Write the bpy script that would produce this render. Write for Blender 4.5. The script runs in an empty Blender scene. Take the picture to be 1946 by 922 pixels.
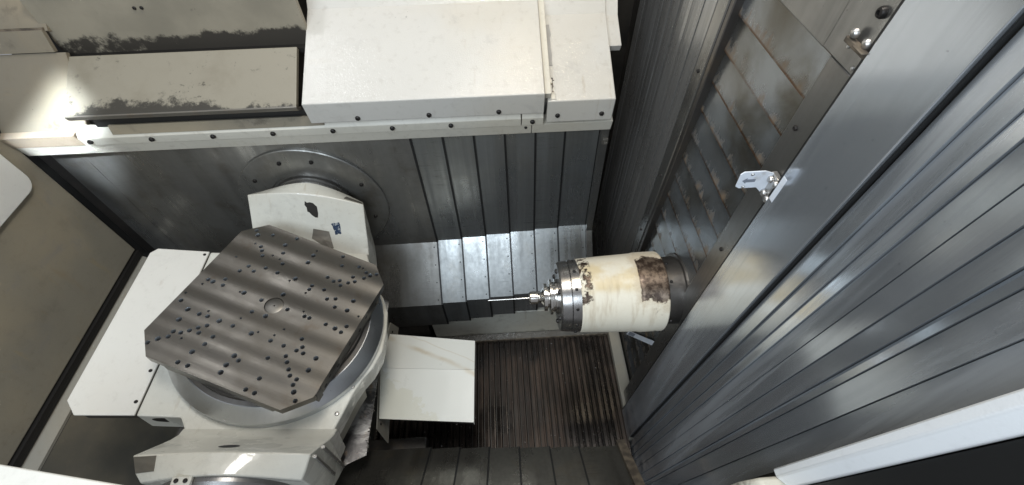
import bpy, bmesh, math, random
from mathutils import Vector, Matrix
# Interior of a five-axis horizontal machining centre. Origin = eye level, metres; X runs along the spindle, Y to the rear wall, Z up.
random.seed(7)
S = bpy.context.scene
C = S.collection
PI = math.pi
# ------------------------------------------------------------------ camera
cam_d = bpy.data.cameras.new('camera'); cam = bpy.data.objects.new('camera', cam_d); C.objects.link(cam)
cam_d.lens = 36.0 * 841 / 1946; cam_d.sensor_width = 36; cam_d.clip_end = 100; cam_d.clip_start = .02
cx = Vector((.9978, -.0502, -.0301)); cy = Vector((.0580, .7876, .6121)).normalized()
cz = cx.cross(cy).normalized(); cx = cy.cross(cz).normalized()
cam.matrix_world = Matrix((cx, cy, cz)).transposed().to_4x4()
S.camera = cam
# ------------------------------------------------------------------ light
W = bpy.data.worlds.new('World'); S.world = W; W.use_nodes = True
W.node_tree.nodes['Background'].inputs[0].default_value = (.93, .95, 1.0, 1)
W.node_tree.nodes['Background'].inputs[1].default_value = .30
def area(name, loc, target, sx, sy, power, col):
    l = bpy.data.lights.new(name, 'AREA'); l.shape = 'RECTANGLE'; l.size = sx; l.size_y = sy; l.energy = power; l.color = col
    o = bpy.data.objects.new(name, l); C.objects.link(o); o.location = loc
    o.rotation_euler = (Vector(target) - Vector(loc)).to_track_quat('-Z', 'Y').to_euler()
area('shop_ceiling_lamp', (.05, .95, 1.5), (-.3, .9, -1.8), .8, .6, 34, (1, .97, .92))
area('doorway_daylight', (-.9, -1.15, .8), (.1, 1.2, -1.6), 2.0, 1.2, 58, (.78, .89, 1))
area('work_lamp', (.194, 1.826, 1.67), (.077, 1.436, -.9), .11, .11, 6.0, (1, .86, .62))
area('rear_ceiling_lamp', (-1.43, 1.80, 1.22), (-.5, .7, -2.1),   .3, .2, 5, (.95, .97, 1))
sl = bpy.data.lights.new('daylight_slot', 'AREA'); sl.shape = 'RECTANGLE'; sl.size = .19; sl.size_y = .36; sl.energy = 1.15; sl.color = (.80, .90, 1); sl.spread = math.radians(5)
so = bpy.data.objects.new('daylight_slot', sl); C.objects.link(so); so.location = (-1.60, .35, .25)
so.rotation_euler = ((Vector((-1.685, 1.45, -1.02)) - so.location).to_track_quat('-Z', 'Y') @ __import__('mathutils').Quaternion((0, 0, 1), math.radians(-50))).to_euler()
S.view_settings.view_transform = 'Standard'; S.view_settings.look = 'None'; S.view_settings.exposure = .14; S.view_settings.gamma = 1
S.cycles.max_bounces = 8; S.cycles.use_denoising = True

# ------------------------------------------------------------------ node helper
class NT:
    def __init__(s, name):
        s.m = bpy.data.materials.new(name); s.m.use_nodes = True; s.t = s.m.node_tree
        s.b = s.t.nodes['Principled BSDF']; s.tc = s.t.nodes.new('ShaderNodeTexCoord'); s.obj = s.tc.outputs['Object']
    def n(s, t): return s.t.nodes.new(t)
    def put(s, sock, v):
        if isinstance(v, bpy.types.NodeSocket): s.t.links.new(v, sock)
        elif isinstance(v, (tuple, list)) and len(v) == 3 and sock.type == 'RGBA': sock.default_value = (*v, 1)
        else: sock.default_value = v
    def map(s, sc=(1, 1, 1), loc=(0, 0, 0), rot=(0, 0, 0), vec=None):
        k = s.n('ShaderNodeMapping'); s.put(k.inputs[0], vec or s.obj)
        k.inputs['Scale'].default_value = sc; k.inputs['Location'].default_value = loc; k.inputs['Rotation'].default_value = rot
        return k.outputs[0]
    def noise(s, scale, detail=5, rough=.55, vec=None, dist=0):
        k = s.n('ShaderNodeTexNoise'); s.put(k.inputs['Vector'], vec or s.obj)
        k.inputs['Scale'].default_value = scale; k.inputs['Detail'].default_value = detail; k.inputs['Roughness'].default_value = rough
        k.inputs['Distortion'].default_value = dist
        return k.outputs['Fac']
    def math(s, op, a, b=0., c=0.):
        k = s.n('ShaderNodeMath'); k.operation = op; s.put(k.inputs[0], a); s.put(k.inputs[1], b)
        if op in ('MULTIPLY_ADD', 'SMOOTH_MIN'): s.put(k.inputs[2], c)
        return k.outputs[0]
    def ramp(s, f, a, b, lo=0., hi=1.):
        k = s.n('ShaderNodeMapRange'); k.interpolation_type = 'SMOOTHSTEP'; s.put(k.inputs[0], f)
        k.inputs[1].default_value = a; k.inputs[2].default_value = b; k.inputs[3].default_value = lo; k.inputs[4].default_value = hi
        return k.outputs[0]
    def mix(s, f, a, b):
        k = s.n('ShaderNodeMix'); k.data_type = 'RGBA'; s.put(k.inputs[0], f); s.put(k.inputs[6], a); s.put(k.inputs[7], b)
        return k.outputs[2]
    def xyz(s, vec=None):
        k = s.n('ShaderNodeSeparateXYZ'); s.put(k.inputs[0], vec or s.obj); return k.outputs
    def rnd(s):
        return s.n('ShaderNodeObjectInfo').outputs['Random']
    def geo(s, o): return s.n('ShaderNodeNewGeometry').outputs[o]
    def bump(s, h, dist=.002, strength=.5, prev=None):
        k = s.n('ShaderNodeBump'); s.put(k.inputs['Height'], h); k.inputs['Distance'].default_value = dist; k.inputs['Strength'].default_value = strength
        if prev: s.t.links.new(prev, k.inputs['Normal'])
        return k.outputs[0]
    def set(s, col=None, rough=None, metal=None, normal=None, **kw):
        if col is not None: s.put(s.b.inputs['Base Color'], col)
        if rough is not None: s.put(s.b.inputs['Roughness'], rough)
        if metal is not None: s.put(s.b.inputs['Metallic'], metal)
        if normal is not None: s.put(s.b.inputs['Normal'], normal)
        for k, v in kw.items(): s.put(s.b.inputs[k.replace('_', ' ')], v)
        return s.m

def paint(name, base, dirt=(.20, .16, .11), amt=.35, stain=.0, rough=.38, grime=0., wet=0., peel=.25, coat=0.):
    t = NT(name)
    big = t.ramp(t.noise(2.3, 6, .6), .38, .72)
    fine = t.ramp(t.noise(38, 6, .65), .52, .75)
    c = t.mix(t.math('MULTIPLY', big, .28 * amt), base, tuple(.62 * b for b in base))
    c = t.mix(t.math('MULTIPLY', fine, .30 * amt), c, dirt)
    if stain:
        st = t.ramp(t.noise(3.2, 5, .6, t.map((1, 5, 1), rot=(0, 0, .9)), 1.2), .60, .78)
        c = t.mix(t.math('MULTIPLY', st, stain), c, (.42, .30, .12))
    yel = t.ramp(t.noise(1.6, 4, .55, t.map((1, 1, 1), (5, 2, 0))), .48, .70)
    c = t.mix(t.math('MULTIPLY', yel, .30 * amt), c, (.55, .44, .27))
    drip = t.math('MULTIPLY', t.ramp(t.noise(1, 3, .5, t.map((42, 9, 2.2))), .62, .74), t.ramp(t.noise(3.1, 3, .5), .46, .60))
    c = t.mix(t.math('MULTIPLY', drip, .45 * amt), c, (.33, .24, .13))
    sm = t.ramp(t.noise(5.5, 7, .72, None, .6), .56, .74)
    c = t.mix(t.math('MULTIPLY', sm, .45 * amt), c, (.26, .25, .235))
    spk = t.math('MULTIPLY', t.ramp(t.noise(60, 4, .6), .69, .74), t.ramp(t.noise(2.7, 3, .5, t.map(loc=(9, 0, 3))), .48, .62))
    c = t.mix(t.math('MULTIPLY', spk, .8 * amt), c, (.05, .042, .035))
    if grime:
        g = t.math('MULTIPLY', t.ramp(t.noise(9, 8, .72), .54, .66), t.ramp(t.noise(2.1, 3, .5), .42, .62))
        c = t.mix(t.math('MULTIPLY', g, grime), c, (.035, .03, .022))
    pt = t.ramp(t.geo('Pointiness'), .53, .60)
    c = t.mix(t.math('MULTIPLY', pt, .35 * amt), c, (.12, .10, .08))
    r = t.math('MULTIPLY_ADD', t.noise(6, 4), .25, rough - .12)
    nb = t.bump(t.noise(260, 2), .0012, peel)
    if wet:
        wm = t.ramp(t.noise(4.5, 4, .6, None, 1.5), .50, .54)
        nb = t.bump(t.noise(18, 3, .5, None, 1.0), .006, .35 * wet, nb)
        return t.set(c, r, 0, nb, Coat_Weight=t.math('MULTIPLY', wm, wet), Coat_Roughness=.06)
    if coat: return t.set(c, r, 0, nb, Coat_Weight=coat, Coat_Roughness=.07, Coat_Normal=t.bump(t.noise(120, 2), .0035, .5))
    return t.set(c, r, 0, nb)

def steel(name, base, rough=.38, metal=.9, axis='z', streak=.5, rust=0., blot=.4, tint=(.25, .19, .11), rnd=0., rub=0., film=0., rv=1.):
    t = NT(name)
    sc = {'x': (1.2, 55, 55), 'y': (55, 1.2, 55), 'z': (55, 55, 1.2)}[axis]
    st = t.noise(1.0, 5, .6, t.map(sc))
    bl = t.ramp(t.noise(2.6, 7, .62), .35, .68)
    c = t.mix(t.math('MULTIPLY', t.ramp(st, .3, .7), streak), base, tuple(.55 * b for b in base))
    c = t.mix(t.math('MULTIPLY', bl, blot), c, tuple(.5 * b for b in base))
    if rnd: c = t.mix(t.math('MULTIPLY', t.rnd(), rnd), c, tuple(.5 * b for b in base))
    if rust:
        ru = t.ramp(t.noise(6, 8, .7), .50, .70)
        c = t.mix(t.math('MULTIPLY', ru, rust), c, tint)
    if rub:
        rb_ = t.math('MULTIPLY', t.ramp(t.noise(1, 5, .7, t.map((5, 90, 90))), .52, .70), t.ramp(t.noise(4.2, 4, .6, t.map((1.6, 1, 1), (2, 0, 7))), .48, .62))
        c = t.mix(t.math('MULTIPLY', rb_, rub), c, tuple(.35 * b for b in base))
        wide = t.ramp(t.noise(1, 3, .5, t.map((17, .6, .25))), .40, .62)
        c = t.mix(t.math('MULTIPLY', wide, .35), c, tuple(.62 * b for b in base))
    spk = t.ramp(t.noise(120, 2, .5), .72, .78)
    c = t.mix(t.math('MULTIPLY', spk, .5), c, tuple(.3 * b for b in base))
    r = t.math('ADD', t.math('MULTIPLY', st, .18 * rv), t.math('MULTIPLY_ADD', bl, .16 * rv, rough - .12 * rv))
    if rub: r = t.math('ADD', r, t.math('MULTIPLY_ADD', wide, .14, -.08))
    nb = t.bump(st, .0006, .35 * rv)
    if film:          # dried coolant film and wipe marks
        fl = t.math('MULTIPLY', t.ramp(t.noise(1.6, 5, .6, t.map((1, 9, .45)), .3), .44, .70), film)
        c = t.mix(fl, c, (.46, .49, .52)); r = t.math('ADD', r, t.math('MULTIPLY', fl, .25)); metal = t.math('MULTIPLY_ADD', fl, -.5, metal)
        wp_ = t.math('MULTIPLY', t.ramp(t.noise(1, 4, .6, t.map((30, 30, 9), rot=(.6, 0, 0))), .66, .72), t.ramp(t.noise(3.7, 3, .5, t.map(loc=(3, 8, 1))), .54, .64))
        c = t.mix(t.math('MULTIPLY', wp_, .5), c, (.62, .62, .60))
    nb = t.bump(t.noise(1.7, 2), .02, .10, nb)
    return t.set(c, r, metal, nb)

M = {}
M['white'] = paint('white_enamel', (.74, .72, .66), amt=.35)
M['white_hood'] = paint('cream_enamel', (.60, .582, .535), amt=.6, stain=.08, rough=.36, coat=.6)
M['white_trim'] = paint('trim_enamel', (.70, .67, .58), amt=.75, stain=.25)
def guard_mat():
    t = NT('guard_enamel'); X = t.xyz()
    c = t.mix(t.math('MULTIPLY', t.ramp(t.noise(2.4, 5), .4, .7), .12), (.76, .755, .69), (.6, .58, .5))
    # two tan drip stains across the rear leaf
    d = t.math('ADD', t.math('MULTIPLY', X[0], .5), X[1])
    n = t.math('MULTIPLY_ADD', t.noise(7, 4), .03, -.015)
    st = t.math('MULTIPLY', t.ramp(t.math('ABSOLUTE', t.math('ADD', t.math('ADD', d, n), -.075)), .0, .022, 1., 0.), t.ramp(t.noise(4, 3, .5, t.map((1, 1, 1), (3, 0, 0))), .40, .62))
    st2 = t.math('MULTIPLY', t.ramp(t.math('ABSOLUTE', t.math('ADD', t.math('ADD', d, n), -.135)), .0, .006, 1., 0.), .5)
    c = t.mix(t.math('MULTIPLY', t.math('MAXIMUM', st, st2), .5), c, (.46, .33, .15))
    wl = t.math('ADD', t.math('MULTIPLY', X[0], -1.1), t.math('MULTIPLY', X[1], -1.3))
    wm = t.ramp(t.math('ADD', wl, t.math('MULTIPLY', t.noise(9, 5, .65, None, 1.5), .34)), .40, .43)
    c = t.mix(t.math('MULTIPLY', wm, .25), c, (.62, .57, .36))
    return t.set(c, t.math('MULTIPLY_ADD', t.noise(6), .2, .2), 0, t.bump(t.noise(240, 2), .001, .2), Coat_Weight=t.math('MULTIPLY_ADD', wm, .8, .2), Coat_Roughness=.10, Coat_Normal=t.bump(t.noise(16, 4, .6, None, 1.2), .006, .5))
M['white_box'] = guard_mat()
M['cradle'] = paint('cradle_enamel', (.66, .65, .58), amt=.6, rough=.30, wet=.7)
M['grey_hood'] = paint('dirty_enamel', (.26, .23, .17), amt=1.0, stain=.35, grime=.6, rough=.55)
M['grey_wall'] = paint('soiled_wall_enamel', (.33, .30, .23), amt=1.0, stain=.5, grime=.12, rough=.55)
M['post'] = paint('post_enamel', (.84, .85, .85), amt=.25, rough=.32)
M['chute'] = paint('oily_chute_enamel', (.085, .085, .07), amt=.9, grime=.2, rough=.5)
M['ledge'] = paint('ledge_enamel', (.34, .325, .275), amt=.8, stain=.15, grime=.1, rough=.5)
M['bed'] = paint('bed_enamel', (.62, .61, .53), amt=.9, stain=.5, grime=.9, rough=.4)
M['cover'] = steel('way_cover_steel', (.41, .425, .42), .32, .85, 'z', .45, .15, .5, rub=.7)
M['cover_first'] = steel('saddle_sheet_steel', (.34, .335, .315), .34, .8, 'z', .25, .45, .8, (.12, .09, .06), rub=.4)
M['cover_front'] = steel('front_cover_steel', (.24, .23, .205), .30, .85, 'y', .4, .25, .5, rub=.6)
M['side'] = steel('blue_grey_sheet', (.55, .58, .61), .14, .80, 'z', .10, .02, .10, film=.35, rv=.35)
M['side_slat'] = steel('blue_grey_slat', (.56, .59, .62), .13, .80, 'z', .15, .02, .12, rnd=.28, film=.42, rv=.35)
M['side_far'] = steel('dull_grey_slat', (.40, .395, .38), .22, .6, 'z', .6, .1, .5, rv=.6)
M['frame'] = steel('worn_frame_steel', (.30, .295, .28), .26, .85, 'z', .3, .2, .5, (.14, .10, .07))
M['chrome'] = steel('ground_ring_steel', (.60, .62, .64), .30, 1., 'z', .1, 0, .15)
M['boss'] = steel('turned_boss_steel', (.22, .21, .19), .3, .95, 'y', .2, .1, .3)
M['tool'] = steel('polished_tool_steel', (.66, .64, .60), .16, 1., 'x', .2, 0, .3)
M['ring_dark'] = steel('dark_machined_steel', (.36, .35, .34), .26, .95, 'y', .4, .1, .5)
M['neck'] = steel('dark_neck_steel', (.16, .15, .14), .42, .9, 'z', .3, .3, .5)  # even dark steel tone for necks and brackets
M['bright_plate'] = steel('bare_bracket_steel', (.60, .585, .56), .3, .85, 'z', .3, .35, .3, (.30, .20, .13))
M['wear'] = steel('worn_bare_steel', (.27, .25, .215), .4, .6, 'x', .4, .6, .5, (.22, .16, .11))
t = NT('black_rubber'); M['rubber'] = t.set((.012, .012, .012), .45)
t = NT('black_bolt_steel'); M['bolt'] = t.set((.035, .032, .03), .4, .6)
t = NT('dark_hole'); M['hole'] = t.set((.02, .018, .016), .55, .3)
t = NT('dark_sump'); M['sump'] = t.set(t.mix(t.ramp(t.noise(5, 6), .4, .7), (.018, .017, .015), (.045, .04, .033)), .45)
t = NT('blue_ink'); M['ink'] = t.set(t.mix(t.ramp(t.noise(90, 4), .52, .66), (.012, .03, .07), (.34, .36, .36)), .5)
t = NT('black_chipped_patch'); M['chip'] = t.set((.03, .027, .024), .5, .3)
t = NT('grey_sealant'); M['seal'] = t.set(t.mix(t.noise(30), (.30, .28, .25), (.42, .40, .37)), .6)
t = NT('brown_rust'); M['rust'] = t.set(t.mix(t.ramp(t.noise(30, 6), .35, .65), (.06, .048, .036), (.15, .12, .085)), .7)
M['tan'] = paint('rust_stained_enamel', (.42, .34, .25), (.22, .15, .09), amt=1.0, stain=.4, rough=.55)
t = NT('white_switch_plate'); M['plate'] = t.set(t.mix(t.ramp(t.noise(24, 5), .55, .75), (.72, .76, .82), (.50, .48, .46)), .35)
t = NT('arrow_grey'); M['arrow'] = t.set((.20, .22, .26), .5)

def pallet_mat():
    t = NT('milled_pallet_steel')
    v = t.map((1, 1, 1), rot=(0, 0, 0))
    X = t.xyz(v)
    w = t.math('ADD', t.math('MULTIPLY', X[1], 2 * PI / .108), t.math('MULTIPLY', t.noise(1.2, 1), 1.2))
    s = t.math('SINE', w)
    fine = t.noise(1, 4, .6, t.map((6, 420, 6)))
    blot = t.ramp(t.noise(4.5, 6, .6), .38, .68)
    c = t.mix(t.math('MULTIPLY', blot, .55), (.168, .156, .136), (.100, .090, .075))
    c = t.mix(t.math('MULTIPLY', t.ramp(t.noise(9, 7, .7), .56, .70), .35), c, (.10, .07, .045))
    c = t.mix(t.math('MULTIPLY', t.ramp(fine, .45, .7), .25), c, (.10, .09, .08))
    nb = t.bump(t.math('MULTIPLY', s, .5), .0048, 1.0)
    nb = t.bump(fine, .0008, .35, nb)
    return t.set(c, t.math('MULTIPLY_ADD', blot, .12, .30), .88, nb)
M['pallet'] = pallet_mat()

def slat_mat():
    t = NT('rust_streaked_slat')
    X = t.xyz()
    sc = t.n('ShaderNodeCombineXYZ'); t.put(sc.inputs[0], t.math('MULTIPLY', t.rnd(), 37.)); 
    va = t.n('ShaderNodeVectorMath'); va.operation = 'ADD'; t.put(va.inputs[0], t.obj); t.put(va.inputs[1], sc.outputs[0])
    vec = va.outputs[0]
    bl = t.ramp(t.noise(4.5, 5, .55, vec, .5), .36, .70)
    c = t.mix(bl, (.29, .31, .325), (.12, .11, .088))
    b2 = t.ramp(t.noise(3.2, 4, .6, vec, .6), .52, .64)
    c = t.mix(t.math('MULTIPLY', b2, .35), c, (.13, .115, .09))
    # rust collects along the lower edge (local z 0) and bleeds upward in patches
    edge = t.ramp(X[2], .0, .075, 1., 0.)
    n1 = t.noise(20, 7, .7, t.map((1, 1, .45), vec=vec))
    ru = t.ramp(t.math('ADD', n1, t.math('MULTIPLY', edge, .27)), .72, .90)
    c = t.mix(t.math('MULTIPLY', ru, .75), c, (.19, .13, .075))
    e2 = t.ramp(t.math('ADD', t.math('MULTIPLY', n1, .010), X[2]), .004, .009, 1., 0.)
    c = t.mix(t.math('MULTIPLY', e2, t.ramp(t.noise(5, 4, .6, vec), .35, .6, .35, 1.)), c, (.10, .055, .028))
    return t.set(c, t.math('MULTIPLY_ADD', ru, .35, .24), t.math('MULTIPLY_ADD', ru, -.5, .80), t.bump(n1, .002, .3))
M['slat'] = slat_mat()

def conveyor_mat():
    t = NT('oily_conveyor_steel')
    P = t.geo('Position')
    n = t.noise(9, 7, .65, t.map((1, .35, 1), vec=P)); wet = t.ramp(t.noise(3.4, 5, .6, P), .46, .60)
    c = t.mix(t.ramp(n, .40, .66), (.026, .018, .013), (.085, .058, .042))
    c = t.mix(t.math('MULTIPLY', t.rnd(), .45), c, (.03, .024, .02))
    c = t.mix(t.ramp(t.noise(46, 5, .7, P), .62, .72), c, (.11, .085, .065))
    c = t.mix(t.math('MULTIPLY', wet, .7), c, (.014, .012, .011))
    return t.set(c, t.math('MULTIPLY_ADD', wet, -.22, t.math('MULTIPLY_ADD', n, .3, .34)), .45, t.bump(n, .003, .4))
M['conv'] = conveyor_mat()

def spindle_mat():
    t = NT('chipped_spindle_enamel')
    X = t.xyz()                     # local frame: x along the spindle (0 at the column), y to the rear, z up
    ang = t.math('ARCTAN2', X[2], t.math('MULTIPLY', X[1], -1.))    # 0 = facing the front, + up
    n = t.noise(26, 7, .72); nl = t.noise(8, 4, .6)
    jag = t.math('MULTIPLY_ADD', n, .07, -.035)
    xj = t.math('ADD', X[0], jag)
    # bare band near the column, upper half
    band = t.math('MULTIPLY', t.ramp(t.math('MULTIPLY_ADD', jag, -.75, xj), -.176, -.174), t.ramp(xj, .02, .025, 1., 0.))
    aj = t.math('ADD', ang, t.math('MULTIPLY_ADD', n, 1.1, -.55))
    band = t.math('MULTIPLY', band, t.math('MULTIPLY', t.ramp(aj, .76, .82), t.ramp(aj, 1.96, 2.02, 1., 0.)))
    # ragged wear next to the nose ring
    nose = t.math('MULTIPLY', t.ramp(xj, -.384, -.380), t.ramp(xj, -.340, -.334, 1., 0.))
    nose = t.math('MULTIPLY', nose, t.math('MULTIPLY', t.ramp(aj, .80, .90), t.ramp(n, .50, .55)))
    spots = t.math('MULTIPLY', t.ramp(t.noise(34, 5, .6), .655, .68), t.ramp(xj, -.15, -.11))
    mask = t.math('MINIMUM', t.math('ADD', t.math('ADD', band, nose), spots), 1.)
    yel = t.math('MULTIPLY', t.ramp(nl, .42, .62), t.math('MULTIPLY', t.ramp(ang, .95, 1.2), t.ramp(ang, 1.75, 2.1, 1., 0.)))
    c = t.mix(t.math('MULTIPLY', yel, .65), (.76, .71, .585), (.62, .47, .22))
    c = t.mix(t.math('MULTIPLY', t.ramp(t.noise(15, 6, .65), .62, .72), .35), c, (.36, .26, .13))
    c = t.mix(t.math('MULTIPLY', t.ramp(n, .3, .8), .18), c, (.5, .42, .28))
    run = t.math('MULTIPLY', t.ramp(t.noise(1, 4, .6, t.map((34, 5, 5))), .52, .68), t.math('MULTIPLY', t.ramp(ang, -.6, .5), t.ramp(ang, 1.2, 1.7, 1., 0.)))
    c = t.mix(t.math('MULTIPLY', run, .30), c, (.34, .23, .11))
    halo = t.math('MULTIPLY', t.ramp(xj, -.21, -.175), t.math('MULTIPLY', t.ramp(aj, .50, .85), t.ramp(aj, 2.1, 2.35, 1., 0.)))
    c = t.mix(t.math('MULTIPLY', halo, .45), c, (.40, .29, .16))
    br = t.mix(t.ramp(t.noise(45, 6, .7), .40, .62), (.05, .032, .022), (.20, .15, .11))
    c = t.mix(mask, c, br)
    return t.set(c, t.math('MULTIPLY_ADD', n, .15, .26), t.math('MULTIPLY', mask, .55), t.bump(t.math('MULTIPLY', mask, -1.), .0016, .8))
M['spindle'] = spindle_mat()

def hood_edge_mat():
    t = NT('shaded_mould_enamel')
    X = t.xyz()
    n = t.noise(17, 8, .74); n2 = t.noise(2.2, 3, .5)
    low = t.ramp(X[2], .0, .050, 1., 0.)
    mid = t.math('MULTIPLY', t.ramp(X[0], .02, .14), t.ramp(X[0], .36, .62, 1., 0.))
    ed = t.math('MULTIPLY', t.ramp(X[2], .0, .012, 1., 0.), .12)
    k = t.math('ADD', t.math('ADD', n, ed), t.math('MULTIPLY', t.math('MULTIPLY', low, t.math('MULTIPLY_ADD', mid, .85, .15)), .31))
    sp = t.math('MULTIPLY', t.ramp(t.noise(33, 6, .7), .60, .66), t.ramp(t.noise(3.4, 2, .5), .50, .60))
    m = t.math('MAXIMUM', t.ramp(k, .59, .74), t.math('MULTIPLY', sp, .7))
    hz = t.ramp(t.noise(6, 6, .65), .45, .75)
    c = t.mix(t.math('MULTIPLY', hz, .45), (.27, .245, .19), (.18, .155, .11))  # same cream enamel, darkened for dirt and for the shade on this hood
    c = t.mix(t.math('MULTIPLY', m, .92), c, (.028, .025, .02))
    return t.set(c, .5, 0, t.bump(t.noise(220, 2), .001, .3))
M['hood_edge'] = hood_edge_mat()

def back_mat():
    t = NT('mould_line_enamel')
    X = t.xyz()
    n = t.noise(15, 8, .74)
    xx = t.ramp(X[0], .1, .8, .6, 1.1)
    low = t.math('MULTIPLY', t.ramp(X[2], .0, .055, 1., 0.), xx)
    m = t.ramp(t.math('ADD', n, t.math('MULTIPLY', low, .40)), .60, .76)
    c = t.mix(t.ramp(t.noise(4, 5), .4, .7), (.30, .265, .20), (.23, .205, .155))
    c = t.mix(t.math('MULTIPLY', m, .95), c, (.022, .018, .014))
    return t.set(c, .6, 0)
M['back'] = back_mat()

def apron_mat():
    t = NT('coolant_blotched_steel')
    n = t.noise(6.5, 8, .68, None, .8); k = t.ramp(n, .43, .57)
    c = t.mix(k, (.065, .062, .062), (.30, .295, .285))
    c = t.mix(t.math('MULTIPLY', t.ramp(t.noise(13, 6, .7), .56, .68), .7), c, (.26, .19, .13))
    return t.set(c, t.math('MULTIPLY_ADD', n, .4, .15), .5, t.bump(n, .006, .5))
M['apron'] = apron_mat()

# ------------------------------------------------------------------ mesh helper
class MB:
    def __init__(s): s.v = []; s.f = []
    def add(s, vs, fs):
        b = len(s.v); s.v += [Vector(v) for v in vs]; s.f += [tuple(b + i for i in f) for f in fs]; return s
    def box(s, x0, x1, y0, y1, z0, z1):
        return s.add([(x, y, z) for x in (x0, x1) for y in (y0, y1) for z in (z0, z1)],
                     [(0, 1, 3, 2), (4, 6, 7, 5), (0, 4, 5, 1), (2, 3, 7, 6), (0, 2, 6, 4), (1, 5, 7, 3)])
    def prism(s, poly, axis, a, b):
        n = len(poly)
        def p(q, h): return {'x': (h, q[0], q[1]), 'y': (q[0], h, q[1]), 'z': (q[0], q[1], h)}[axis]
        return s.add([p(q, a) for q in poly] + [p(q, b) for q in poly],
                     [tuple(range(n)), tuple(range(n, 2 * n))] + [(i, (i + 1) % n, n + (i + 1) % n, n + i) for i in range(n)])
    def slab(s, pts, off):
        n = len(pts); o = Vector(off)
        return s.add([Vector(p) for p in pts] + [Vector(p) + o for p in pts],
                     [tuple(range(n)), tuple(range(n, 2 * n))] + [(i, (i + 1) % n, n + (i + 1) % n, n + i) for i in range(n)])
    def lathe(s, prof, o, axis, n=48, cap=True):
        # prof: (distance along axis, radius)
        o = Vector(o); A = Vector(axis).normalized(); U = A.orthogonal().normalized(); V = A.cross(U)
        vs = [o + A * h + (U * math.cos(2 * PI * i / n) + V * math.sin(2 * PI * i / n)) * r for h, r in prof for i in range(n)]
        m = len(prof)
        fs = [(j * n + i, j * n + (i + 1) % n, (j + 1) * n + (i + 1) % n, (j + 1) * n + i) for j in range(m - 1) for i in range(n)]
        if cap: fs += [tuple(range(n)), tuple(range((m - 1) * n, m * n))]
        else: fs += [((m - 1) * n + i, (m - 1) * n + (i + 1) % n, (i + 1) % n, i) for i in range(n)]
        return s.add(vs, fs)
    def sheet(s, prof, x0, x1, t, flip=1):
        # folded sheet: (y, z) polyline extruded along x with thickness t to one side
        n = len(prof); nr = []
        for i in range(n):
            a = prof[max(i - 1, 0)]; b = prof[min(i + 1, n - 1)]
            d = Vector((b[0] - a[0], b[1] - a[1])).normalized(); nr.append((-d.y * flip * t, d.x * flip * t))
        loop = list(prof) + [(prof[i][0] + nr[i][0], prof[i][1] + nr[i][1]) for i in range(n - 1, -1, -1)]
        m = len(loop)
        vs = [(x, p[0], p[1]) for x in (x0, x1) for p in loop]
        fs = [(i, (i + 1) % m, m + (i + 1) % m, m + i) for i in range(m)]
        for b in (0, m):
            for i in range(n - 1): fs.append((b + i, b + i + 1, b + m - 2 - i, b + m - 1 - i))
        return s.add(vs, fs)
    def grid(s, fn, us, vs_):
        nu, nv = len(us), len(vs_)
        return s.add([fn(u, v) for u in us for v in vs_], [(i * nv + j, i * nv + j + 1, (i + 1) * nv + j + 1, (i + 1) * nv + j) for i in range(nu - 1) for j in range(nv - 1)])

def build(name, mb, mat, parent=None, inv=None, bevel=0., smooth=35, origin=None):
    me = bpy.data.meshes.new(name); bm = bmesh.new()
    vs = [bm.verts.new((inv @ v) if inv else v) for v in mb.v]
    for f in mb.f:
        try: bm.faces.new([vs[i] for i in f])
        except ValueError: pass
    bmesh.ops.recalc_face_normals(bm, faces=bm.faces)
    bm.to_mesh(me); bm.free()
    me.materials.append(M[mat])
    o = bpy.data.objects.new(name, me); C.objects.link(o)
    if origin:
        me.transform(Matrix.Translation(-Vector(origin))); o.location = origin
    if smooth:
        me.shade_smooth(); me.set_sharp_from_angle(angle=math.radians(smooth))
    if bevel:
        b = o.modifiers.new('edge', 'BEVEL'); b.width = bevel; b.segments = 2; b.limit_method = 'ANGLE'; b.angle_limit = math.radians(40)
    if parent: o.parent = parent
    return o
class Thing:
    def __init__(s, name, label, cat, loc=(0, 0, 0), rot=(0, 0, 0), group=None, kind=None):
        e = bpy.data.objects.new(name, None); C.objects.link(e); e.empty_display_size = .05
        e.location = loc; e.rotation_euler = rot
        if kind: e['kind'] = kind
        e['label'] = label; e['category'] = cat
        if group: e['group'] = group
        s.e = e; s.m = Matrix.LocRotScale(Vector(loc), __import__('mathutils').Euler(rot), None); s.inv = s.m.inverted()
    def part(s, name, mb, mat, parent=None, local=False, bevel=0., smooth=35, origin=None, label=None, kind=None):
        o = build(name, mb, mat, parent or s.e, None if local else s.inv, bevel, smooth, origin)
        if label: o['label'] = label
        if kind: o['kind'] = kind
        return o
    def inst(s, name, me, loc, rot=None, parent=None, local=False):
        o = bpy.data.objects.new(name, me); C.objects.link(o); o.parent = parent or s.e
        o.location = Vector(loc) if local else s.inv @ Vector(loc)
        if rot: o.rotation_euler = rot
        return o
def mesh_of(name, mb, mat, smooth=35):
    o = build(name, mb, mat, smooth=smooth); me = o.data; bpy.data.objects.remove(o); return me
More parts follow.
